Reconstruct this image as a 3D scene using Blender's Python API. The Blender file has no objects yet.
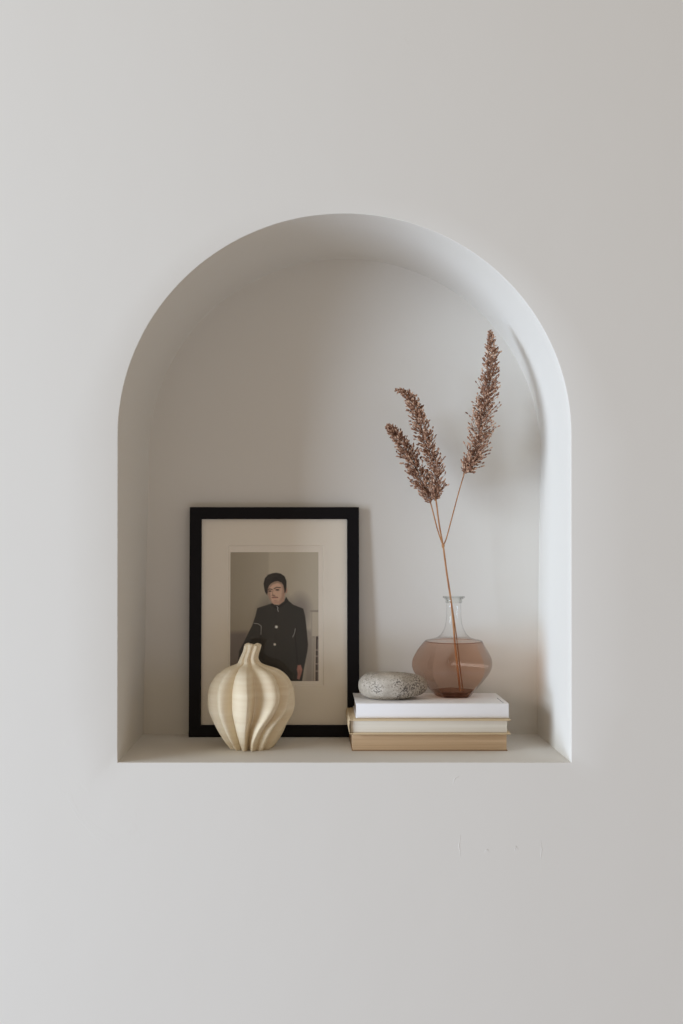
import bpy, bmesh, math, random
import numpy as np
from mathutils import Vector, Matrix

# ---------------------------------------------------------------- camera, world, light, exposure
F = 1065.0            # focal length in pixels of the 683x1024 frame
VX, VY = 312.0, 548.0 # where the optical axis meets the frame
CD = 1.41             # camera to wall
SZ = 1.10             # height of the niche shelf above the room floor
CH = SZ + 0.284       # camera height
DEP = 0.2154          # niche depth

scene = bpy.context.scene
COL = scene.collection

cam_d = bpy.data.cameras.new('camera')
cam = bpy.data.objects.new('camera', cam_d); COL.objects.link(cam)
cam.location = (0, -CD, CH); cam.rotation_euler = (math.pi/2, 0, 0)
cam_d.sensor_fit = 'AUTO'; cam_d.sensor_width = 36.0
cam_d.lens = F/1024*36.0
cam_d.shift_x = (341.5-VX)/1024.0
cam_d.shift_y = (VY-512.0)/1024.0
cam_d.clip_start = 0.05
scene.camera = cam

world = bpy.data.worlds.new('room_ambience'); scene.world = world
world.use_nodes = True
wn = world.node_tree.nodes; wl = world.node_tree.links
bg = wn['Background']
tc = wn.new('ShaderNodeTexCoord'); sp = wn.new('ShaderNodeSeparateXYZ')
mr = wn.new('ShaderNodeMapRange'); rp = wn.new('ShaderNodeValToRGB')
wl.new(tc.outputs['Generated'], sp.inputs[0]); wl.new(sp.outputs['Z'], mr.inputs['Value'])
mr.inputs['From Min'].default_value = -1; mr.inputs['From Max'].default_value = 1
wl.new(mr.outputs['Result'], rp.inputs['Fac']); wl.new(rp.outputs['Color'], bg.inputs['Color'])
rp.color_ramp.elements[0].position = 0.0; rp.color_ramp.elements[0].color = (1.0, 0.845, 0.69, 1)
rp.color_ramp.elements[1].position = 1.0; rp.color_ramp.elements[1].color = (1.0, 0.83, 0.65, 1)
bg.inputs['Strength'].default_value = 0.37

def area(name, loc, target, sx, sy, power, color):
    d = bpy.data.lights.new(name, 'AREA'); d.shape = 'RECTANGLE'; d.size = sx; d.size_y = sy
    d.energy = power; d.color = color
    o = bpy.data.objects.new(name, d); COL.objects.link(o)
    o.location = loc
    o.rotation_euler = (Vector(target)-Vector(loc)).to_track_quat('-Z', 'Y').to_euler()
    return o
az = math.radians(64)
WR = 4.5      # two stacked panes of the tall window to the left
area('window_lower_pane', (-WR*math.sin(az), -WR*math.cos(az), .55), (0, 0, 1.1), 2.3, 1.0, 108, (0.75, 0.92, 1.19))
area('window_upper_pane', (-WR*math.sin(az), -WR*math.cos(az), 2.1), (0, 0, 1.4), 2.3, 1.3, 122, (0.83, 0.95, 1.08))
area('low_cool_fill', (.3, -1.7, .25), (.2, 0, .95), 2.4, .5, 2.6, (0.50, 0.74, 1.25))  # added fill lamp, no window there: brightens and cools the lower wall

vs = scene.view_settings
vs.view_transform = 'Standard'; vs.look = 'None'; vs.gamma = 1.0; vs.exposure = 0.05
vs.use_curve_mapping = False

# ---------------------------------------------------------------- helpers
def P(px, py, y):
    """world point seen at pixel px,py of the frame on the plane Y=y"""
    d = CD+y
    return Vector(((px-VX)/F*d, y, CH-(py-VY)/F*d))

def srgb(r, g, b):
    return tuple(((c/255/12.92) if c/255 <= .04045 else ((c/255+.055)/1.055)**2.4) for c in (r, g, b))

def schlick(g, f0=.035):
    """two-sided reflectance of a thin pane"""
    lw = g.n.new('ShaderNodeLayerWeight'); lw.inputs['Blend'].default_value = .5
    p = g.n.new('ShaderNodeMath'); p.operation = 'POWER'; p.inputs[1].default_value = 5
    g.l.new(lw.outputs['Facing'], p.inputs[0])
    m = g.n.new('ShaderNodeMath'); m.operation = 'MULTIPLY_ADD'; m.inputs[1].default_value = 1-f0; m.inputs[2].default_value = f0
    g.l.new(p.outputs[0], m.inputs[0])
    return m.outputs[0]

class Mat:
    def __init__(s, name, color=(.8, .8, .8), rough=.6, spec=.5):
        s.m = bpy.data.materials.new(name); s.m.use_nodes = True
        s.n = s.m.node_tree.nodes; s.l = s.m.node_tree.links
        s.b = s.n['Principled BSDF']; s.out = s.n['Material Output']
        s.b.inputs['Base Color'].default_value = (*color, 1)
        s.b.inputs['Roughness'].default_value = rough
        s.b.inputs['Specular IOR Level'].default_value = spec
    def coords(s, scale=(1, 1, 1), kind='Object'):
        t = s.n.new('ShaderNodeTexCoord'); mp = s.n.new('ShaderNodeMapping')
        s.l.new(t.outputs[kind], mp.inputs['Vector']); mp.inputs['Scale'].default_value = scale
        return mp.outputs['Vector']
    def noise(s, scale, detail=3, vec=None, rough=.5, dist=0):
        t = s.n.new('ShaderNodeTexNoise'); t.inputs['Scale'].default_value = scale
        t.inputs['Detail'].default_value = detail; t.inputs['Roughness'].default_value = rough
        t.inputs['Distortion'].default_value = dist
        s.l.new(vec if vec is not None else s.coords(), t.inputs['Vector'])
        return t.outputs['Fac']
    def ramp(s, fac, stops):
        r = s.n.new('ShaderNodeValToRGB'); s.l.new(fac, r.inputs['Fac'])
        e = r.color_ramp.elements
        while len(e) < len(stops): e.new(.5)
        for i, (p, c) in enumerate(stops):
            e[i].position = p; e[i].color = (*c, 1)
        return r.outputs['Color']
    def color(s, out): s.l.new(out, s.b.inputs['Base Color'])
    def bump(s, fac, strength, dist=.001, chain=None):
        b = s.n.new('ShaderNodeBump'); b.inputs['Strength'].default_value = strength
        b.inputs['Distance'].default_value = dist; s.l.new(fac, b.inputs['Height'])
        if chain: s.l.new(chain, b.inputs['Normal'])
        s.l.new(b.outputs['Normal'], s.b.inputs['Normal'])
        return b.outputs['Normal']

def mesh_obj(name, verts, faces, mat, parent=None, smooth=True, sharp=None):
    me = bpy.data.meshes.new(name)
    me.from_pydata([tuple(v) for v in verts], [], faces); me.validate(); me.update()
    if smooth: me.shade_smooth()
    if sharp is not None: me.set_sharp_from_angle(angle=math.radians(sharp))
    if mat: me.materials.append(mat.m)
    o = bpy.data.objects.new(name, me); COL.objects.link(o)
    if parent: o.parent = parent
    return o

def bm_obj(name, bm, mat, parent=None, smooth=True, sharp=35):
    bmesh.ops.recalc_face_normals(bm, faces=bm.faces)
    me = bpy.data.meshes.new(name); bm.to_mesh(me); bm.free()
    if smooth: me.shade_smooth(); me.set_sharp_from_angle(angle=math.radians(sharp))
    if mat: me.materials.append(mat.m)
    o = bpy.data.objects.new(name, me); COL.objects.link(o)
    if parent: o.parent = parent
    return o

def empty(name, loc, label=None, cat=None, group=None):
    o = bpy.data.objects.new(name, None); COL.objects.link(o); o.location = loc
    o.empty_display_size = .02
    if label: o['label'] = label; o['category'] = cat
    if group: o['group'] = group
    return o

def add_box(bm, lo, hi, bevel=0, seg=2):
    r = bmesh.ops.create_cube(bm, size=1)
    lo, hi = Vector(lo), Vector(hi); c = (lo+hi)/2; s = hi-lo
    for v in r['verts']: v.co = Vector((v.co.x*s.x+c.x, v.co.y*s.y+c.y, v.co.z*s.z+c.z))
    if bevel:
        es = list({e for v in r['verts'] for e in v.link_edges})
        bmesh.ops.bevel(bm, geom=es, offset=bevel, segments=seg, affect='EDGES', profile=.5)

def tube(verts, faces, pts, rads, n=8):
    """append a tube through pts"""
    pts = [Vector(p) for p in pts]; base = len(verts)
    prev = None
    for i, p in enumerate(pts):
        t = (pts[min(i+1, len(pts)-1)]-pts[max(i-1, 0)]).normalized()
        u = Vector((0, 1, 0)) if prev is None else prev
        u = (u - t*u.dot(t)).normalized(); prev = u
        w = t.cross(u)
        for k in range(n):
            a = 2*math.pi*k/n
            verts.append(p+(u*math.cos(a)+w*math.sin(a))*rads[i])
    for i in range(len(pts)-1):
        for k in range(n):
            a = base+i*n+k; b = base+i*n+(k+1) % n
            faces.append((a, b, b+n, a+n))
    faces.append(tuple(base+k for k in reversed(range(n))))
    e = base+(len(pts)-1)*n
    faces.append(tuple(e+k for k in range(n)))

def catmull(pts, m):
    pts = [Vector(p) for p in pts]; out = []
    q = [pts[0]*2-pts[1]]+pts+[pts[-1]*2-pts[-2]]
    for i in range(1, len(q)-2):
        for j in range(m):
            t = j/m
            out.append(.5*((2*q[i])+(q[i+1]-q[i-1])*t+(2*q[i-1]-5*q[i]+4*q[i+1]-q[i+2])*t*t
                           + (3*q[i]-q[i-1]-3*q[i+1]+q[i+2])*t**3))
    out.append(pts[-1]); return out

def interp(x, xs, ys): return float(np.interp(x, xs, ys))

def smoothpath(x, xs, ys):
    """smooth monotone-ish interpolation"""
    if x <= xs[0]: return ys[0]
    if x >= xs[-1]: return ys[-1]
    i = max(j for j in range(len(xs)-1) if xs[j] <= x)
    n = len(xs)
    def m(j):
        if j <= 0: return (ys[1]-ys[0])/(xs[1]-xs[0])
        if j >= n-1: return (ys[-1]-ys[-2])/(xs[-1]-xs[-2])
        a = (ys[j]-ys[j-1])/(xs[j]-xs[j-1]); b = (ys[j+1]-ys[j])/(xs[j+1]-xs[j])
        return 0 if a*b <= 0 else 2*a*b/(a+b)
    h = xs[i+1]-xs[i]; t = (x-xs[i])/h
    return ((2*t**3-3*t*t+1)*ys[i]+(t**3-2*t*t+t)*h*m(i)+(-2*t**3+3*t*t)*ys[i+1]+(t**3-t*t)*h*m(i+1))

# ---------------------------------------------------------------- wall with arched niche
plaster = Mat('white_painted_plaster', srgb(223, 219, 211), .85, .25)
v = plaster.coords()
b1 = plaster.bump(plaster.noise(5, 3, v, .5), .25, .004)
b2 = plaster.bump(plaster.noise(60, 4, v, .6), .10, .0006, b1)
vo = plaster.n.new('ShaderNodeTexVoronoi'); vo.inputs['Scale'].default_value = 4.3; plaster.l.new(v, vo.inputs['Vector'])
sc_ = plaster.ramp(plaster.noise(9, 5, v, .7, 1.2), [(.0, (0, 0, 0)), (.66, (0, 0, 0)), (.70, (1, 1, 1))])
plaster.bump(sc_, .10, .0006, b2)

def profile(cx, cz_px, a, b, xl, xr, yb, y, nside=24, narc=72, nbot=24):
    """closed loop: up the left side, over the arch, down the right, back along the bottom"""
    pts = []
    for i in range(nside):
        t = i/nside; py = yb+(cz_px-yb)*t
        pts.append(P(xl+(cx-a-xl)*min(1, t*1.0), py, y))
    for i in range(narc+1):
        th = math.pi*(1-i/narc)
        pts.append(P(cx+a*math.cos(th), cz_px-b*math.sin(th), y))
    for i in range(1, nside+1):
        t = i/nside; pts.append(P(cx+a+(xr-cx-a)*t, cz_px+(yb-cz_px)*t, y))
    for i in range(1, nbot):
        t = i/nbot; pts.append(P(xr+(xl-xr)*t, yb, y))
    return pts

Fp = profile(344.5, 435, 226.5, 221.5, 117.6, 571.2, 762.6, 0)
Bp = profile(344.8, 452, 195.9, 193.2, 143.2, 537.2, 733.6, DEP)
# level shelf and true height
zb = SZ
N = len(Fp); NS, NA, NB = 24, 72, 24
i_br = NS+NA+NS          # bottom-right corner index
for L in (Fp, Bp):
    for k in [0]+list(range(i_br, N)): L[k].z = zb
def normals2d(L):
    """inward normals, mitred"""
    out = []
    for i in range(N):
        a = L[i]-L[i-1]; b = L[(i+1) % N]-L[i]
        na = Vector((a.z, 0, -a.x)).normalized(); nb = Vector((b.z, 0, -b.x)).normalized()
        m = (na+nb); m.normalize()
        out.append(m/max(.5, m.dot(nb)))
    return out
nf, nb_ = normals2d(Fp), normals2d(Bp)
rings = []
er = .0009
for j in range(5):       # eased front arris
    ph = math.pi/2*j/4
    off = er*(1-math.sin(ph)); dy = er*(1-math.cos(ph))
    rings.append([Fp[i]-nf[i]*off+Vector((0, dy, 0)) for i in range(N)])
rb = .001                # soft coved back corner
for j in range(1, 9):
    t = j/9; y = er+(DEP-rb-er)*t
    rings.append([Fp[i].lerp(Bp[i], y/DEP) for i in range(N)])
for r_ in rings[5:]:
    pass
for j in range(0, 7):
    ph = math.pi/2*j/6
    y = DEP-rb+rb*math.sin(ph); off = rb*(1-math.cos(ph))
    row = []
    for i in range(N):
        o = off
        if i == 0 or i >= i_br: o = off*.15   # crisp along the shelf
        p = Fp[i].lerp(Bp[i], y/DEP)+nb_[i]*o
        row.append(p)
    rings.append(row)
verts, faces = [], []
# outer wall sheet
cx0 = (Fp[0].x+Fp[i_br].x)/2; cz0 = SZ+.25
X0, X1, Z0, Z1 = -2.6, 3.0, 0.0, 2.75
def outer(p):
    d = Vector((p.x-cx0, 0, p.z-cz0)); ts = []
    if d.x > 1e-9: ts.append((X1-cx0)/d.x)
    if d.x < -1e-9: ts.append((X0-cx0)/d.x)
    if d.z > 1e-9: ts.append((Z1-cz0)/d.z)
    if d.z < -1e-9: ts.append((Z0-cz0)/d.z)
    t = min(ts); return Vector((cx0+d.x*t, 0, cz0+d.z*t))
O = [outer(p) for p in Fp]
for cxy in ((X0, Z0), (X0, Z1), (X1, Z1), (X1, Z0)):
    k = min(range(N), key=lambda i: (O[i].x-cxy[0])**2+(O[i].z-cxy[1])**2); O[k] = Vector((cxy[0], 0, cxy[1]))
allr = [O, [O[i].lerp(rings[0][i], .6) for i in range(N)], [O[i].lerp(rings[0][i], .97) for i in range(N)]]+rings
for r_ in allr: verts += r_
for j in range(len(allr)-1):
    for i in range(N):
        a = j*N+i; b = j*N+(i+1) % N
        faces.append((a, a+N, b+N, b))
c = len(verts); last = (len(allr)-1)*N
verts.append(sum(allr[-1], Vector())/N)
for i in range(N): faces.append((last+i, c, last+(i+1) % N))
wall = mesh_obj('wall_back', verts, faces, plaster, smooth=True, sharp=40)
wall['kind'] = 'structure'

# dabs of old filler under the niche, standing a hair proud of the plaster
def wall_scar(pts_px, r):
    vs_, fs_ = [], []
    tube(vs_, fs_, [P(x, y, .0002) for x, y in pts_px], [r*f for f in np.interp(np.linspace(0, 1, len(pts_px)), [0, .5, 1], [.3, 1, .3])], 6)
    return vs_, fs_
SV, SF = [], []
rnd = random.Random(4)
for pts in ([(541, 838), (541.5, 850), (540.5, 862)], [(514, 852), (516, 846), (519, 850)], [(496, 853), (500, 850)],
            [(483, 854), (487, 849), (490, 853)], [(470, 856), (474, 853)], [(461, 832), (459, 845), (461, 860)],
            [(452, 786), (455, 778), (460, 776)], [(43, 903), (46, 908)], [(94, 844), (97, 850)], [(576, 781), (579, 789)]):
    vs_, fs_ = wall_scar(pts, .0006)
    b = len(SV); SV += vs_; SF += [tuple(b+i for i in f) for f in fs_]
sc = mesh_obj('trim_1', SV, SF, plaster); sc['kind'] = 'structure'

# ---------------------------------------------------------------- picture frame
def frame():
    yb_, yt_ = .187, .2015          # front face distance from the wall plane at bottom / top
    H = .346
    lean = math.atan2(yt_-yb_, H)
    xl = P(188.6, 736, yb_).x; xr = P(359.4, 736, yb_).x
    W = xr-xl; TH = .0125
    root = empty('picture_frame', ((xl+xr)/2, yb_, SZ+.0002),
                 'slim black picture frame with wide cream mat leaning on the niche wall', 'picture frame')
    root.rotation_euler = (-lean, 0, 0)
    black = Mat('black_painted_wood', (.003, .0025, .004), .5, .2)
    n = black.noise(40, 4, black.coords((1, 1, 14))); black.bump(n, .12, .0003)
    bw = .0180
    # mitred mouldings: one part per rail
    def rail(a, b, name):
        # a->b outer edge corners in (x,z); built as mitred bar
        a = Vector((a[0], 0, a[1])); b = Vector((b[0], 0, b[1])); d = (b-a).normalized(); inn = Vector((-d.z, 0, d.x))
        sec = [(0, .0006), (.0006, 0), (bw-.0008, 0), (bw, .0008), (bw, TH*.35), (bw-.004, TH*.35), (bw-.004, TH), (0, TH)]
        vs_, fs_ = [], []
        for end, s in ((a, 1), (b, -1)):
            for (u, y) in sec: vs_.append(end+inn*u+d*(u*s)+Vector((0, y, 0)))
        m = len(sec)
        for i in range(m): fs_.append((i, (i+1) % m, m+(i+1) % m, m+i))
        fs_.append(tuple(range(m))[::-1]); fs_.append(tuple(range(m, 2*m)))
        bm = bmesh.new(); bv = [bm.verts.new(p) for p in vs_]
        for f in fs_: bm.faces.new([bv[i] for i in f])
        return bm_obj(name, bm, black, root, smooth=False)
    A, B_, C_, D_ = (-W/2, 0), (W/2, 0), (W/2, H), (-W/2, H)
    rail(A, B_, 'frame_rail'); rail(B_, C_, 'frame_rail'); rail(C_, D_, 'frame_rail'); rail(D_, A, 'frame_rail')
    # glass
    gl = Mat('picture_glass')
    for nd in list(gl.n):
        if nd != gl.out: gl.n.remove(nd)
    tr = gl.n.new('ShaderNodeBsdfTransparent'); tr.inputs[0].default_value = (.995, 1, .995, 1)
    go = gl.n.new('ShaderNodeBsdfGlossy'); go.inputs['Roughness'].default_value = .015
    fr = schlick(gl, .022)
    mx = gl.n.new('ShaderNodeMixShader')
    gl.l.new(fr, mx.inputs[0]); gl.l.new(tr.outputs[0], mx.inputs[1]); gl.l.new(go.outputs[0], mx.inputs[2])
    gl.l.new(mx.outputs[0], gl.out.inputs['Surface'])
    iw = W-2*bw; ih = H-2*bw
    bm = bmesh.new(); add_box(bm, (-iw/2-.003, TH*.36, bw-.003), (iw/2+.003, TH*.36+.0006, H-bw+.003))
    bm_obj('glass_pane', bm, gl, root, smooth=False)
    # mat with bevelled window
    matm = Mat('cream_mat_board', srgb(246, 236, 223), .9, .15)
    matm.bump(matm.noise(900, 2), .08, .0002)
    fx = lambda px: -W/2+(px-190.4)/169.0*W
    fz = lambda py: H*(1-(py-507)/229.0)
    y0 = TH*.36+.0009; mt = .0016
    ox0, ox1, oz0, oz1 = fx(228.8), fx(324.3), fz(685.7), fz(545.2)
    ex = [(-iw/2-.003, bw-.003), (iw/2+.003, bw-.003), (iw/2+.003, H-bw+.003), (-iw/2-.003, H-bw+.003)]
    op = [(ox0, oz0), (ox1, oz0), (ox1, oz1), (ox0, oz1)]
    ip = [(ox0+.0011, oz0+.0011), (ox1-.0011, oz0+.0011), (ox1-.0011, oz1-.0011), (ox0+.0011, oz1-.0011)]
    vs_ = [Vector((x, y0, z)) for x, z in ex]+[Vector((x, y0, z)) for x, z in op]+[Vector((x, y0+mt, z)) for x, z in ip]+[Vector((x, y0+mt, z)) for x, z in ex]
    fs_ = []
    for a, b in ((0, 4), (4, 8), (8, 12), (12, 0)):
        for i in range(4): j = (i+1) % 4; fs_.append((a+i, a+j, b+j, b+i))
    mesh_obj('mat_board', vs_, fs_, matm, root, smooth=False)
    # backing board
    mdf = Mat('brown_backing_board', srgb(150, 120, 88), .85)
    bm = bmesh.new(); add_box(bm, (-iw/2-.003, TH-.003, bw-.003), (iw/2+.003, TH-.0005, H-bw+.003))
    bm_obj('backing_board', bm, mdf, root, smooth=False)
    # print: white paper plus picture area
    paper = Mat('print_paper', srgb(248, 238, 226), .6, .3)
    yp = y0+mt+.0003
    bm = bmesh.new(); add_box(bm, (ox0-.006, yp, oz0-.006), (ox1+.006, yp+.0003, oz1+.006))
    pr = bm_obj('photograph', bm, paper, root, smooth=False)
    # picture image: drawn on a fine grid in the coordinates of an enlargement
    U0, U1, V0, V1 = 70., 613., 73., 877.
    gw, gh = 200, 298
    uu, vv = np.meshgrid(np.linspace(U0, U1, gw), np.linspace(V0, V1, gh))
    img = np.zeros((gh, gw, 3))
    def setbg():
        L = np.array([116, 108, 95.]); R = np.array([141, 134, 122.])
        t = np.clip((uu-70)/235, 0, 1)[..., None]
        base = L*(1-t)+np.array([131, 124, 112.])*t
        t2 = np.clip((uu-300)/14, 0, 1)[..., None]
        base = base*(1-t2)+R*t2
        lo = np.clip((vv-330)/540, 0, 1)[..., None]
        base = base*(1-lo*.2)+np.array([88, 80, 78])*lo*.2
        return base
    img = setbg()
    def sdf(poly):
        p = np.array(poly, float); q = np.roll(p, -1, 0)
        d = np.full(uu.shape, 1e9); ins = np.zeros(uu.shape, bool)
        for (x1, y1), (x2, y2) in zip(p, q):
            dx, dy = x2-x1, y2-y1
            t = np.clip(((uu-x1)*dx+(vv-y1)*dy)/(dx*dx+dy*dy+1e-9), 0, 1)
            d = np.minimum(d, np.hypot(uu-x1-t*dx, vv-y1-t*dy))
            if y1 != y2:
                c_ = ((y1 > vv) != (y2 > vv)) & (uu < (x2-x1)*(vv-y1)/(y2-y1)+x1)
                ins ^= c_
        return np.where(ins, -d, d)
    def put(mask, col, op=1.):
        nonlocal img
        m = (np.clip(mask, 0, 1)*op)[..., None]; img = img*(1-m)+np.array(col, float)*m
    def poly(pts, col, soft=3, op=1.): put(.5-sdf(pts)/(2*soft), col, op)
    def ell(x, y, rx, ry, col, soft=.25, op=1., rot=0):
        c_, s_ = math.cos(rot), math.sin(rot); a = (uu-x)*c_+(vv-y)*s_; b = -(uu-x)*s_+(vv-y)*c_
        r_ = np.hypot(a/rx, b/ry); put((1+soft-r_)/(2*soft), col, op)
    def line(pts, w, col, op=1.):
        d = np.full(uu.shape, 1e9)
        for (x1, y1), (x2, y2) in zip(pts[:-1], pts[1:]):
            dx, dy = x2-x1, y2-y1; t = np.clip(((uu-x1)*dx+(vv-y1)*dy)/(dx*dx+dy*dy+1e-9), 0, 1)
            d = np.minimum(d, np.hypot(uu-x1-t*dx, vv-y1-t*dy))
        put((w-d)/3+.5, col, op)
    # darker furniture lower left, soft shape behind the shoulder, lamp and shelves at right
    poly([(40, 575), (175, 570), (175, 900), (40, 900)], (84, 76, 74), 16, .9)
    ell(500, 440, 62, 95, (100, 93, 90), .45, .75)
    poly([(530, 560), (580, 560), (580, 900), (530, 900)], (100, 92, 88), 14, .6)
    poly([(566, 440), (640, 440), (640, 600), (570, 600)], (141, 133, 121), 4)
    poly([(562, 436), (640, 436), (640, 447), (562, 447)], (112, 104, 96), 3)
    line([(572, 447), (572, 598)], 2, (118, 110, 102))
    poly([(560, 598), (640, 598), (640, 606), (560, 606)], (120, 111, 102), 3)
    poly([(588, 600), (640, 600), (640, 900), (584, 900)], (62, 54, 52), 3)
    line([(593, 600), (590, 876)], 4, (140, 131, 120))
    line([(609, 620), (609, 876)], 1.6, (122, 112, 104), .8)
    for y_ in (684, 722, 770, 815): line([(597, y_), (610, y_)], 3, (132, 122, 112), .8)
    # jacket
    jk = [(330, 392), (300, 402), (250, 418), (236, 424), (226, 468), (206, 530), (180, 580), (152, 640), (126, 690), (118, 760), (130, 900),
          (470, 900), (512, 880), (524, 800), (545, 690), (549, 650), (541, 560), (531, 470), (519, 426), (458, 402), (430, 378), (414, 354), (402, 380), (368, 406)]
    poly(jk, (35, 33, 32), 3)
    ell(350, 560, 90, 150, (43, 41, 40), .8, .8)
    line([(478, 545), (470, 610), (478, 700), (485, 775)], 3, (22, 20, 20), .8)
    line([(262, 545), (250, 640), (245, 700)], 3, (24, 22, 22), .8)
    line([(350, 440), (352, 875)], 1.5, (24, 22, 22), .8)
    poly([(330, 394), (345, 412), (372, 406), (404, 378), (414, 354), (428, 380), (380, 420), (345, 424), (318, 402)], (26, 24, 24), 2)
    # neck and face
    poly([(338, 385), (350, 402), (372, 402), (402, 380), (404, 350), (360, 370)], (140, 112, 98), 2)
    face = [(299, 300), (300, 335), (312, 364), (325, 388), (341, 401), (362, 400), (384, 384), (400, 362), (408, 330), (408, 290), (392, 262), (352, 250), (316, 262)]
    poly(face, (160, 134, 118), 3)
    poly([(380, 262), (408, 290), (408, 330), (400, 362), (384, 382), (372, 384), (388, 350), (390, 310)], (122, 96, 84), 8, .8)
    ell(415, 312, 6, 17, (134, 104, 92), .3)
    ell(352, 388, 22, 9, (140, 108, 94), .6, .6)
    # hair
    poly([(296, 340), (284, 322), (279, 300), (275, 270), (283, 236), (304, 214), (330, 205), (352, 202), (380, 207), (404, 224), (416, 254), (416, 290),
          (411, 322), (405, 330), (402, 304), (397, 280), (386, 264), (362, 254), (342, 258), (322, 268), (308, 284), (303, 300), (302, 322)], (28, 24, 22), 2.5)
    for q in range(9):   # strands combed over from the parting
        line([(372-9*q, 208+q*.6), (340-7*q, 226+3*q), (312-3.2*q, 262+6*q)], 1, (44, 38, 34), .5)
    poly([(303, 300), (322, 268), (342, 258), (362, 254), (386, 264), (390, 274), (360, 266), (330, 276), (312, 296)], (96, 76, 66), 4, .55)
    poly([(299, 300), (312, 296), (316, 330), (322, 372), (330, 392), (312, 370), (300, 338)], (112, 88, 78), 5, .6)
    line([(300, 240), (330, 222), (365, 222)], 3, (44, 38, 35), .6)
    # features
    line([(301, 308), (313, 303), (328, 306)], 2.6, (60, 45, 39))
    line([(340, 301), (356, 293), (378, 295)], 2.8, (60, 45, 39))
    ell(314, 316, 12, 6, (122, 96, 84), .6, .7); ell(359, 309, 15, 7, (124, 98, 85), .6, .7)
    ell(314, 317, 8, 3.6, (46, 34, 30), .4); ell(360, 309, 10, 4.2, (46, 34, 30), .4)
    line([(334, 310), (329, 328), (332, 340)], 3.2, (132, 104, 90), .8)
    ell(336, 345, 11, 3.4, (108, 80, 70), .5, .8)
    line([(329, 340), (342, 342)], 1.8, (104, 76, 66), .8)
    line([(328, 357), (344, 354), (362, 356)], 3.0, (98, 58, 54))
    line([(335, 361), (352, 361)], 2, (150, 104, 94), .8)
    ell(348, 376, 12, 4, (132, 104, 92), .5, .6)
    # collar pin, buttons, piping, hand
    line([(357, 413), (364, 419), (361, 430), (366, 444)], 2, (135, 133, 132))
    ell(354, 540, 9, 9, (186, 180, 172)); ell(344, 649, 8, 8, (170, 164, 156))
    line([(216, 518), (244, 521), (261, 536), (259, 588)], 1.8, (128, 126, 124))
    line([(471, 551), (466, 578), (455, 604)], 1.8, (122, 120, 118))
    poly([(485, 778), (505, 776), (514, 806), (506, 838), (496, 868), (482, 862), (486, 830), (480, 805)], (128, 88, 80), 3)
    line([(496, 812), (492, 860)], 1.4, (84, 54, 50), .8)
    line([(505, 812), (501, 845)], 1.2, (90, 60, 55), .7)
    img = np.clip(img*1.48, 0, 255)/255
    lin = np.where(img <= .04045, img/12.92, ((img+.055)/1.055)**2.4)
    px0, px1, pz1, pz0 = fx(230.9), fx(318.9), fz(552), fz(680.9)
    yy = yp-.0001
    vs_ = [(px0+(px1-px0)*i/(gw-1), yy, pz1+(pz0-pz1)*j/(gh-1)) for j in range(gh) for i in range(gw)]
    fs_ = [(j*gw+i, (j+1)*gw+i, (j+1)*gw+i+1, j*gw+i+1) for j in range(gh-1) for i in range(gw-1)]
    ink = Mat('photographic_ink', (.5, .5, .5), .5, .3)
    at = ink.n.new('ShaderNodeAttribute'); at.attribute_name = 'ink'; ink.color(at.outputs['Color'])
    o = mesh_obj('printed_picture', vs_, fs_, ink, pr, smooth=False)
    ca = o.data.color_attributes.new('ink', 'FLOAT_COLOR', 'POINT')
    arr = np.ones((gh*gw, 4), dtype=np.float32); arr[:, :3] = lin.reshape(-1, 3)
    ca.data.foreach_set('color', arr.ravel())
    o['label'] = 'colour picture of a dark-haired person standing in a black buttoned jacket'
frame()

# ---------------------------------------------------------------- books
def page_mat(name, c1, c2, axis_scale):
    m = Mat(name, c1, .85, .15)
    v = m.coords(axis_scale)
    n = m.noise(1, 3, v, .6)
    m.color(m.ramp(n, [(.3, c1), (.7, c2)])); m.bump(n, .35, .0004)
    return m

def book_box(bm, lo, hi, b=.0004): add_box(bm, lo, hi, b, 2)

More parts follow.
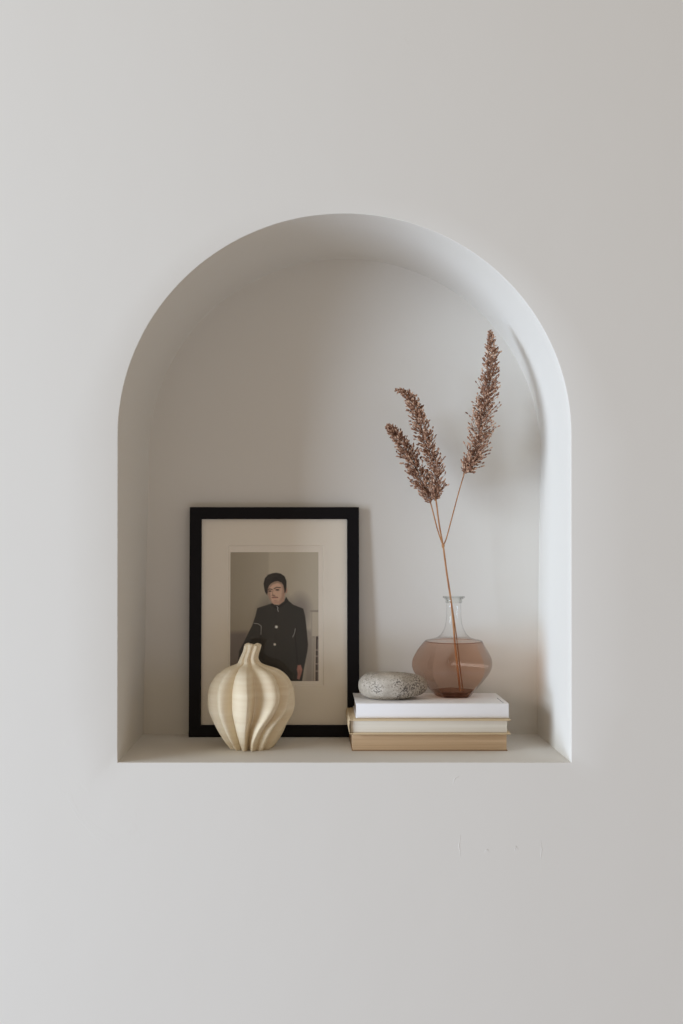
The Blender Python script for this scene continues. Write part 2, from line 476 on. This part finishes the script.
def books():
    # bottom: tan page edges, soft brown cover
    y0, y1 = .080, .183
    z0, z1 = SZ+.0002, SZ+.0243
    xl, xr = P(351.8, 745, y0).x, P(507.6, 745, y0).x
    root = empty('book', ((xl+xr)/2, (y0+y1)/2, z0), 'thick book with tan page edges lying at the bottom of the stack', 'book', 'stacked books')
    O = root.location
    def L(x, y, z): return (x-O.x, y-O.y, z-O.z)
    tan = page_mat('tan_page_edges', srgb(210, 182, 148), srgb(186, 156, 122), (2, 2, 520))
    brn = Mat('brown_paper_cover', srgb(150, 120, 88), .7, .2); brn.bump(brn.noise(300, 3), .1, .0003)
    bm = bmesh.new(); book_box(bm, L(xl+.0012, y0+.0008, z0+.0011), L(xr-.0012, y1-.001, z1-.0011)); bm_obj('page_block', bm, tan, root)
    bm = bmesh.new(); book_box(bm, L(xl, y0, z0), L(xr, y1, z0+.0011), .0003); bm_obj('cover', bm, brn, root)
    bm = bmesh.new(); book_box(bm, L(xl, y0, z1-.0011), L(xr, y1, z1), .0003); bm_obj('cover', bm, brn, root)
    bm = bmesh.new(); book_box(bm, L(xl, y1-.0009, z0+.0011), L(xr, y1, z1-.0011), .0003); bm_obj('spine', bm, brn, root)
    # middle: hardback with cream boards and pale pages, spine at the left
    y0, y1 = .071, .184
    z0, z1 = SZ+.0245, SZ+.0456
    xl, xr = P(348.4, 726, y0).x, P(510.8, 726, y0).x
    root = empty('book', ((xl+xr)/2, (y0+y1)/2, z0), 'hardback book with cream boards and pale pages in the middle of the stack', 'book', 'stacked books')
    O = root.location
    pal = page_mat('pale_page_edges', srgb(226, 219, 204), srgb(214, 204, 188), (2, 2, 600))
    crm = Mat('cream_cloth_boards', srgb(205, 183, 148), .75, .2); crm.bump(crm.noise(500, 2), .15, .0002)
    bm = bmesh.new(); book_box(bm, L(xl+.003, y0+.0035, z0+.0023), L(xr-.0045, y1-.0035, z1-.0023)); bm_obj('page_block', bm, pal, root)
    for za, zb_ in ((z0, z0+.0022), (z1-.0022, z1)):
        bm = bmesh.new(); book_box(bm, L(xl+.0065, y0, za), L(xr, y1, zb_), .0006); bm_obj('cover', bm, crm, root)
    # rounded spine with joint grooves
    vs_, fs_ = [], []
    sec = []
    zm, hz = (z0+z1)/2, (z1-z0)/2
    for k in range(17):
        a = -math.pi/2+math.pi*k/16
        sec.append((xl+.0028-.0028*math.cos(a), zm+hz*math.sin(a)*.97))
    sec = [(xl+.0068, z0+.0004), (xl+.005, z0+.0009)]+sec+[(xl+.005, z1-.0009), (xl+.0068, z1-.0004)]
    inner = [(x+.0014 if abs(z-zm) < hz*.8 else x, zm+(z-zm)*.88) for x, z in sec]
    loop = sec+inner[::-1]; m = len(loop)
    for yy in (y0, y1):
        for x, z in loop: vs_.append(Vector(L(x, yy, z)))
    for i in range(m): fs_.append((i, (i+1) % m, m+(i+1) % m, m+i))
    k2 = len(sec)
    for i in range(k2-1):
        fs_.append((i, m-1-i, m-2-i, i+1)); fs_.append((m+i, m+i+1, 2*m-2-i, 2*m-1-i))
    mesh_obj('spine', vs_, fs_, crm, root, smooth=True, sharp=40)
    # top: white book, its spine toward the room
    y0, y1 = .080, .186
    z0, z1 = SZ+.0458, SZ+.0668
    xl, xr = P(355.8, 711, y0).x, P(508.7, 711, y0).x
    root = empty('book', ((xl+xr)/2, (y0+y1)/2, z0), 'plain white book on top of the stack under the stone and vase', 'book', 'stacked books')
    O = root.location
    wht = Mat('white_book_cover', srgb(236, 233, 230), .5, .35); wht.bump(wht.noise(200, 2), .05, .0002)
    wpg = page_mat('white_page_edges', srgb(216, 208, 196), srgb(196, 186, 174), (2, 2, 600))
    bm = bmesh.new(); book_box(bm, L(xl+.0022, y0+.002, z0+.0019), L(xr-.0022, y1-.002, z1-.0019)); bm_obj('page_block', bm, wpg, root)
    bm = bmesh.new(); book_box(bm, L(xl, y0, z0), L(xr, y1, z0+.0018), .0005); bm_obj('cover', bm, wht, root)
    bm = bmesh.new(); book_box(bm, L(xl, y0, z1-.0018), L(xr, y1, z1), .0005); bm_obj('cover', bm, wht, root)
    bm = bmesh.new(); book_box(bm, L(xl+.0006, y0-.0009, z0+.0008), L(xr, y0+.0012, z1-.0004), .0008); bm_obj('spine', bm, wht, root)
    ink = Mat('dark_print', (.03, .03, .035), .6)
    bm = bmesh.new()
    # line of small print along the right edge of the cover
    yy = y0+.004; rr = random.Random(3)
    while yy < y0+.050:
        ln = rr.uniform(.0015, .005)
        add_box(bm, L(xr-.0075, yy, z1), L(xr-.0065, yy+ln, z1+.00008)); yy += ln+rr.choice((.0007, .0009, .002))
    bm_obj('cover_print', bm, ink, root, smooth=False)
    return z1
ZT = books()

# ---------------------------------------------------------------- stone
def stone():
    zc = ZT+.0002
    c = P(392.6, 690, .128)
    st = Mat('speckled_grey_stone', (.4, .4, .38), .8, .25)
    v = st.coords()
    n1 = st.noise(55, 4, v, .6); base = st.ramp(n1, [(.25, srgb(150, 140, 126)), (.5, srgb(182, 172, 157)), (.75, srgb(212, 204, 190))])
    n2 = st.noise(420, 5, v, .75)
    n3 = st.noise(28, 2, v, .5)
    ad = st.n.new('ShaderNodeMath'); ad.operation = 'MULTIPLY_ADD'
    st.l.new(n3, ad.inputs[0]); ad.inputs[1].default_value = .55; st.l.new(n2, ad.inputs[2])
    sp_ = st.ramp(ad.outputs[0], [(.79, (0, 0, 0)), (.90, (1, 1, 1))])
    mx = st.n.new('ShaderNodeMix'); mx.data_type = 'RGBA'
    st.l.new(sp_, mx.inputs['Factor']); st.l.new(base, mx.inputs[6]); mx.inputs[7].default_value = (*srgb(92, 82, 74), 1)
    st.color(mx.outputs[2]); st.bump(n2, .35, .0006)
    vs_, fs_ = [], []
    nu, nv = 72, 36; A, B_, Hh = .0488, .034, .0176
    for j in range(nv+1):
        ph = -math.pi/2+math.pi*j/nv
        for i in range(nu):
            th = 2*math.pi*i/nu
            e = .46
            cs = abs(math.cos(ph))**e; sn = math.copysign(abs(math.sin(ph))**.9, math.sin(ph))
            x = A*cs*math.cos(th); y = B_*cs*math.sin(th)
            z = Hh*sn
            # flatter belly, gentle asymmetry, taller left of centre
            z *= 1+.10*math.sin(-x/A*1.3+.4)
            w = 1+.03*math.sin(2*th+1)+.02*math.sin(3*th)+.012*math.sin(5*th+2)*math.cos(ph)
            vs_.append(Vector((x*w, y*w, z)))
    zmin = min(p.z for p in vs_)
    for p in vs_:
        z = p.z-zmin
        if z < .0022: z = z*.15+.0022*.35*(z/.0022)**2
        p.z = z
    zmin = min(p.z for p in vs_)
    for p in vs_: p.z -= zmin
    for j in range(nv):
        for i in range(nu):
            a = j*nu+i; b = j*nu+(i+1) % nu
            fs_.append((a, b, b+nu, a+nu))
    o = mesh_obj('stone', vs_, fs_, st)
    o.location = (c.x, c.y, zc)
    o['label'] = 'smooth flat grey speckled pebble resting on the white top book'; o['category'] = 'stone'
stone()

# ---------------------------------------------------------------- pumpkin-shaped vase
def gourd():
    YC = .107; k = (CD+YC)/F
    x0 = P(195+347/6.209, 700, YC).x
    root_loc = Vector((x0, YC, SZ+.0002))
    pyz = lambda Y: (747.4-(630+Y/6.209))*k      # enlargement row -> height above shelf
    rk = lambda X: X/6.209*k
    rowsY = [88, 92, 110, 130, 150, 180, 205, 215, 225, 240, 270, 300, 350, 400, 450, 500, 550, 600, 650, 700, 740, 757]
    rowsR = [40, 49, 53, 53, 54, 60, 74, 90, 120, 162, 208, 236, 262, 273, 274, 266, 248, 226, 198, 164, 130, 112]
    ztab = [pyz(Y) for Y in rowsY][::-1]; rtab = [rk(R) for R in rowsR][::-1]
    zmax = ztab[-1]
    # crest and valley lines (deg, 0 = toward the viewer, + to the right) against enlargement row
    RY = [88, 200, 300, 400, 500, 600, 700, 757]
    lines = [  # (kind, depth, sharpness, angles)
        ('v', .13, 2.0, [-95, -95, -92, -88, -84, -80, -74, -72]), ('r', 0, 0, [-78, -77, -75, -72, -68, -62, -58, -56]),
        ('v', .13, 2.0, [-60, -58, -56, -54, -52, -50, -48, -48]), ('r', 0, 0, [-50, -47, -44, -42, -40, -38, -36, -36]),
        ('v', .26, 2.6, [-40, -36, -32, -31, -31, -30, -29, -30]), ('r', 0, 0, [-12, -9, -4, -2, -3, -6, -10, -15]),
        ('v', .36, 1.25, [6, 8, 11, 12, 9, 1, -5, -7]), ('r', 0, 0, [30, 34, 39, 38, 27, 14, 7, 7]),
        ('v', .17, 1.8, [50, 51, 54, 53, 42, 26, 20, 22]), ('r', 0, 0, [62, 63, 66, 61, 49, 34, 30, 32]),
        ('v', .16, 1.8, [78, 79, 82, 78, 66, 46, 42, 44]), ('r', 0, 0, [92, 94, 98, 96, 84, 60, 56, 58]),
        ('v', .15, 1.8, [106, 109, 114, 112, 104, 82, 74, 76]), ('r', 0, 0, [128, 130, 132, 130, 124, 110, 100, 98]),
        ('v', .15, 1.8, [150, 152, 152, 150, 146, 136, 126, 122]), ('r', 0, 0, [172, 172, 172, 170, 166, 158, 150, 148]),
        ('v', .15, 1.8, [192, 192, 192, 190, 188, 182, 176, 174]), ('r', 0, 0, [212, 212, 212, 210, 208, 206, 204, 202]),
        ('v', .15, 1.8, [232, 232, 230, 230, 230, 230, 228, 228]), ('r', 0, 0, [249, 249, 249, 251, 254, 256, 260, 260]),
    ]
    def ribf(a, Y):
        A_ = [(smoothpath(Y, RY, l[3]), l) for l in lines]
        A_ = A_+[(A_[0][0]+360, A_[0][1])]
        if a < A_[0][0]: a += 360
        if a >= A_[-1][0]: a -= 360
        for (x0_, l0), (x1_, l1) in zip(A_[:-1], A_[1:]):
            if x0_ <= a < x1_:
                u = (a-x0_)/(x1_-x0_)
                if l0[0] == 'v': u = 1-u; v_ = l0
                else: v_ = l1
                if v_[2] < 1.5: sh = (1-math.cos(math.pi*u))/2
                else: sh = .75*u**v_[2]+.25*(1-math.cos(math.pi*u))/2
                return v_[1]*sh
        return 0
    nz, na = 220, 560
    vs_, fs_ = [], []
    def rowY(z): return (747.4-z/k-630)*6.209
    for j in range(nz+1):
        z = zmax*j/nz
        R = smoothpath(z, ztab, rtab)
        Y = rowY(z)
        neck = max(0, min(1, (235-Y)/110))
        base_k = 1+.15*max(0, min(1, (Y-500)/250))
        for i in range(na):
            a = -180+360*i/na
            r = R*(1-ribf(a, Y)*(1-.25*neck)*base_k)
            th = math.radians(a)
            lean = rk(smoothpath(Y, [88, 110, 150, 180, 215, 250], [7, 8, -4, -12, -8, 0]))
            vs_.append(Vector((r*math.sin(th)+lean, -r*math.cos(th)*.97, z)))
    # uneven top lip: higher at left and with a small knob at right
    top = nz*na
    for j in range(nz-12, nz+1):
        for i in range(na):
            p = vs_[j*na+i]; w = (j-(nz-12))/12
            p.z += w*(.0012*math.sin(3*math.atan2(p.y, p.x)+.6)-.0004)
            if p.x > 0: p.x += w*.0022*math.exp(-((w-.75)/.35)**2)
    for j in range(nz):
        for i in range(na):
            a = j*na+i; b = j*na+(i+1) % na
            fs_.append((a, b, b+na, a+na))
    # opening: slim dark mouth going down inside
    base = len(vs_)
    rim = [vs_[top+i].copy() for i in range(na)]
    c0 = sum(rim, Vector())/na
    for f, dz in ((.82, .0006), (.66, -.0002), (.58, -.003), (.52, -.02)):
        for p in rim: vs_.append(Vector((c0.x+(p.x-c0.x)*f, c0.y+(p.y-c0.y)*f, p.z+dz)))
    seq = [top]+[base+i*na for i in range(4)]
    for s0, s1 in zip(seq[:-1], seq[1:]):
        for i in range(na): fs_.append((s0+i, s0+(i+1) % na, s1+(i+1) % na, s1+i))
    fs_.append(tuple(seq[-1]+i for i in range(na)))
    fs_.append(tuple(reversed(range(na))))
    wd = Mat('pale_layered_wood', srgb(226, 208, 172), .62, .25)
    v = wd.coords((6, 6, 150)); n = wd.noise(1, 4, v, .55)
    c1 = wd.ramp(n, [(.3, srgb(222, 203, 170)), (.55, srgb(230, 214, 184)), (.8, srgb(236, 222, 195))])
    wd.color(c1); wd.bump(wd.noise(1, 3, wd.coords((30, 30, 700)), .6), .12, .0004)
    o = mesh_obj('ribbed_vase', vs_, fs_, wd, smooth=True)
    o.location = root_loc
    o['label'] = 'pale wooden pumpkin-shaped vase with swirling ribs and a short neck'; o['category'] = 'vase'
gourd()

# ---------------------------------------------------------------- glass vase
GY = .153; GK = (CD+GY)/F
GX = P(453.8, 660, GY).x
gz = lambda py: CH-(py-VY)*GK
def thin_glass(name, tint, edge_tint, power=3.0, f0=.02):
    g = Mat(name)
    for nd in list(g.n):
        if nd != g.out: g.n.remove(nd)
    lw = g.n.new('ShaderNodeLayerWeight'); lw.inputs['Blend'].default_value = .35
    mc = g.n.new('ShaderNodeMix'); mc.data_type = 'RGBA'
    mc.inputs[6].default_value = (*tint, 1); mc.inputs[7].default_value = (*edge_tint, 1)
    pw = g.n.new('ShaderNodeMath'); pw.operation = 'POWER'; pw.inputs[1].default_value = power
    g.l.new(lw.outputs['Facing'], pw.inputs[0]); g.l.new(pw.outputs[0], mc.inputs['Factor'])
    tr = g.n.new('ShaderNodeBsdfTransparent'); g.l.new(mc.outputs[2], tr.inputs[0])
    go = g.n.new('ShaderNodeBsdfGlossy'); go.inputs['Roughness'].default_value = .03
    fr = schlick(g, f0)
    mx = g.n.new('ShaderNodeMixShader')
    g.l.new(fr, mx.inputs[0]); g.l.new(tr.outputs[0], mx.inputs[1]); g.l.new(go.outputs[0], mx.inputs[2])
    g.l.new(mx.outputs[0], g.out.inputs['Surface'])
    return g

def glass_vase():
    root = empty('glass_vase', (GX, GY, ZT+.0003), 'pinkish brown faceted glass vase with clear neck holding dried grass', 'vase')
    clear = thin_glass('clear_glass', (.992, .993, .992), (.22, .23, .22), 5.0, .015)
    brown = thin_glass('smoky_brown_glass', srgb(237, 220, 209), srgb(104, 70, 56))
    rimg = thin_glass('thick_rim_glass', (.975, .98, .975), (.10, .11, .10), 2.6, .012)
    Z0 = ZT+.0003
    nn = 120
    def lathe(rows, facet=0):
        """rows (py, r_px, facet weight)"""
        vs_, fs_ = [], []
        for py, r, fw in rows:
            z = max(0, gz(py)-Z0)
            for i in range(nn):
                a = 2*math.pi*i/nn
                nf_ = 5; ph = math.radians(-36)
                seg = 2*math.pi/nf_; t = ((a-ph) % seg)-seg/2
                f = math.cos(seg/2)/math.cos(t)
                f = 1+(f*1.06-1)*fw
                rr = r*GK*f
                vs_.append(Vector((rr*math.sin(a), -rr*math.cos(a), z)))
        for j in range(len(rows)-1):
            for i in range(nn):
                a = j*nn+i; b = j*nn+(i+1) % nn
                fs_.append((a, b, b+nn, a+nn))
        return vs_, fs_
    body = [(696.0, 0.01, 0), (696.0, 12, .3), (695.9, 18.2, .6), (695.0, 19.0, .7), (691, 22.6, .75), (686, 27.6, .8), (681, 32.5, .8), (676.5, 36.6, .9),
            (672, 39.2, .92), (668, 40.4, .92), (664, 40.5, .9), (660, 39.8, .88), (655, 37.6, .82), (650, 35.0, .7), (645, 31.8, .45), (642, 29.6, .25), (640.7, 28.4, .1), (641.2, 27.6, 0), (641.7, 27.9, 0), (641.2, 28.5, 0)]
    vs_, fs_ = lathe(body); mesh_obj('vase_body', vs_, fs_, brown, root, smooth=True, sharp=28)
    # thick glass foot inside the body
    foot = [(695.6, .01, 0), (695.6, 17.6, .6), (692, 20.6, .7), (690.3, 21.6, .78), (690.8, 19.6, .7), (693.6, 14, .3), (693.8, .01, 0)]
    vs_, fs_ = lathe(foot); mesh_obj('vase_foot', vs_, fs_, brown, root, smooth=True, sharp=28)
    neck = [(640.8, 28.4, 0), (640.0, 26.5, 0), (639.2, 22, 0), (637.4, 16.2, 0), (634, 12.6, 0), (629, 9.8, 0), (623, 8.0, 0), (616, 7.3, 0), (608, 7.15, 0), (603, 7.2, 0)]
    vs_, fs_ = lathe(neck); mesh_obj('vase_neck', vs_, fs_, clear, root, smooth=True, sharp=40)
    rim = [(603, 7.2, 0), (602.4, 8.0, 0), (601.4, 8.2, 0), (600.2, 7.9, 0), (599, 8.4, 0), (597.8, 10.4, 0), (597.0, 11.1, 0), (596.4, 10.9, 0), (596.6, 9.8, 0), (598.2, 7.6, 0), (600.5, 6.6, 0), (603, 6.5, 0)]
    vs_, fs_ = lathe(rim); mesh_obj('vase_rim', vs_, fs_, rimg, root, smooth=True, sharp=50)
glass_vase()

# ---------------------------------------------------------------- dried grass
stemm = Mat('dry_straw_stem', srgb(168, 118, 76), .7, .2)
stemm.color(stemm.ramp(stemm.noise(60, 2, stemm.coords((4, 4, 1))), [(.3, srgb(150, 98, 62)), (.7, srgb(190, 142, 98))]))
seedm = Mat('dry_seed_husk', srgb(130, 92, 74), .8, .15)
at = seedm.n.new('ShaderNodeAttribute'); at.attribute_name = 'husk'
seedm.color(seedm.ramp(at.outputs['Fac'], [(.0, srgb(116, 82, 64)), (.5, srgb(172, 132, 108)), (1., srgb(220, 188, 162))]))

A8 = lambda X, Y: (375+X/7.317, 380+Y/7.317)
A6 = lambda X, Y: (375+X/4.88, 320+Y/4.88)
STEM0 = P(460.2, 691, .155)
grass = empty('dried_reed_sprig', STEM0, 'branched sprig of reddish brown dried grass with three plumes standing in the glass vase', 'dried sprig')
def plume(stem_pts, stem_r, head_px, halfw, seed, count, y_off):
    """stem_pts: (px,py,y); head_px from base to tip"""
    rnd = random.Random(seed)
    pts = catmull([P(*p) for p in stem_pts], 8)
    base = STEM0
    yh = stem_pts[-1][2]
    ax = catmull([P(x, y, yh+y_off*i/(len(head_px)-1)) for i, (x, y) in enumerate(head_px)], 12)
    vs_, fs_ = [], []
    full = pts+ax[1:int(len(ax)*.97)]
    rad = [stem_r*(1-.45*i/len(full)) if i < len(pts) else stem_r*.5*(1-.7*(i-len(pts))/(len(full)-len(pts))) for i in range(len(full))]
    tube(vs_, fs_, [p-base for p in full], rad, 8)
    root = mesh_obj('branch', vs_, fs_, stemm, grass, smooth=True, sharp=60)
    # spikelets: husks on short branchlets sweeping up and out
    kk = (CD+yh)/F
    vs_, fs_, val = [], [], []
    def husk(p, d, ln, r, val_):
        d = d.normalized(); u = d.orthogonal().normalized(); w = d.cross(u)
        b = len(vs_)
        for t, f in ((0, .35), (.3, .95), (.6, 1.0), (.88, .6)):
            for q in range(5):
                a = 2*math.pi*q/5
                vs_.append(p+d*(ln*t)+(u*math.cos(a)+w*math.sin(a))*(r*f)); val.append(val_)
        vs_.append(p+d*ln); val.append(val_)
        for t in range(3):
            for q in range(5):
                fs_.append((b+t*5+q, b+t*5+(q+1) % 5, b+(t+1)*5+(q+1) % 5, b+(t+1)*5+q))
        for q in range(5): fs_.append((b+15+q, b+15+(q+1) % 5, b+20))
        fs_.append(tuple(b+q for q in reversed(range(5))))
    n_ax = len(ax)
    for s in range(count):
        t = (s+rnd.random())/count
        fi = t*(n_ax-1); i = min(n_ax-2, int(fi)); c = ax[i].lerp(ax[i+1], fi-i)
        tan = (ax[i+1]-ax[i]).normalized()
        u = tan.orthogonal().normalized(); w = tan.cross(u)
        a = rnd.uniform(0, 2*math.pi)
        out = u*math.cos(a)+w*math.sin(a)
        R = smoothpath(t, [q/(len(halfw)-1) for q in range(len(halfw))], halfw)*kk
        L = R*rnd.uniform(.45, 1.08)
        if rnd.random() < .05: L = R*rnd.uniform(1.1, 1.35)
        sweep = rnd.uniform(.7, 1.35)
        d = (out+tan*sweep).normalized()
        start = c-tan*(L*sweep*.75)
        endp = start+(out*L*.95)+tan*(L*sweep*.8)
        # branchlet
        tube(vs_, fs_, [start+(endp-start)*q for q in (.0, .5, 1.)], [.00032, .00026, .0002], 4)
        val.extend([.35]*(len(vs_)-len(val)))
        ln = rnd.uniform(.0034, .0056); rr = rnd.uniform(.0009, .00135)
        q_ = .55+.45*min(1, R/kk/8); ln *= q_; rr *= q_
        jd = Vector((rnd.uniform(-.5, .5), rnd.uniform(-.5, .5), rnd.uniform(-.5, .5)))
        husk(endp-d*ln*.3, d+jd*.8, ln, rr, rnd.random())
        # one or two more husks lower on the branchlet
        for q in range(2):
            f = rnd.uniform(.3, .85); jd = Vector([rnd.uniform(-1, 1) for _ in range(3)])
            husk(start.lerp(endp, f), d+jd*.6, ln*.85, rr*.9, rnd.random()*.8)
    o = mesh_obj('seed_head', [p-base for p in vs_], fs_, seedm, root, smooth=True)
    ca = o.data.attributes.new('husk', 'FLOAT', 'POINT'); ca.data.foreach_set('value', np.array(val, dtype=np.float32))

A8 = lambda X, Y: (375+X/7.317, 380+Y/7.317)
A7 = lambda X, Y: (420+X/6.4, 320+Y/6.4)
yg = .150
NODE = (443.2, 545.5, .147)
vs_, fs_ = [], []
pts = catmull([P(*p) for p in [(460.2, 691.2, .155), (455.6, 650, .152), (452.6, 615, .151), (450.6, 598, .150), (446.6, 572, .149), NODE]], 8)
tube(vs_, fs_, [p-STEM0 for p in pts], [.0016-.0003*i/len(pts) for i in range(len(pts))], 10)
pts = catmull([P(*p) for p in [(463.0, 691.0, .158), (459.6, 664, .156), (457.0, 640, .154), (453.9, 618, .1525), (451.8, 604, .151)]], 8)
tube(vs_, fs_, [p-STEM0 for p in pts], [.0008]*len(pts), 8)
nd_ = P(*NODE)-STEM0
tube(vs_, fs_, [nd_+Vector((0, 0, -.004)), nd_+Vector((0, 0, -.001)), nd_+Vector((-.0002, 0, .002)), nd_+Vector((-.0002, 0, .0035))], [.0012, .0023, .0022, .0010], 10)
mesh_obj('stem', vs_, fs_, stemm, grass, smooth=True, sharp=60)
plume([NODE, (446.2, 539, .146), (450.5, 523, .145), (458, 495, .143), (464.8, 471.5, .142)], .0009,
      [A6(*p) for p in [(440, 740), (468, 700), (495, 640), (512, 560), (533, 460), (545, 380), (559, 300), (569, 200), (568, 110), (560, 52)]],
      [4, 9.5, 12.5, 13.5, 13, 12, 10.5, 8, 4.6, 1.5], 11, 640, -.012)
plume([NODE, (441.6, 538, .143), (438.8, 522, .143), (436.8, 506, .142), (435.6, 498, .141)], .0012,
      [A8(*p) for p in [(442, 862), (450, 780), (440, 680), (415, 580), (385, 480), (352, 390), (322, 290), (292, 200), (255, 130), (205, 88), (150, 76)]],
      [4, 9, 10.5, 10, 9.5, 9.5, 9, 8, 6, 3.2, 1.6], 22, 520, -.010)
plume([NODE, (440.6, 539, .1485), (436.8, 527, .150), (432.5, 510, .150), (430.0, 501, .150)], .0010,
      [A8(*p) for p in [(402, 885), (370, 800), (328, 710), (285, 620), (245, 540), (200, 465), (155, 400), (120, 360), (85, 334)]],
      [4, 9, 11, 11, 10, 8.5, 6.5, 4.5, 2.2], 33, 480, .006)
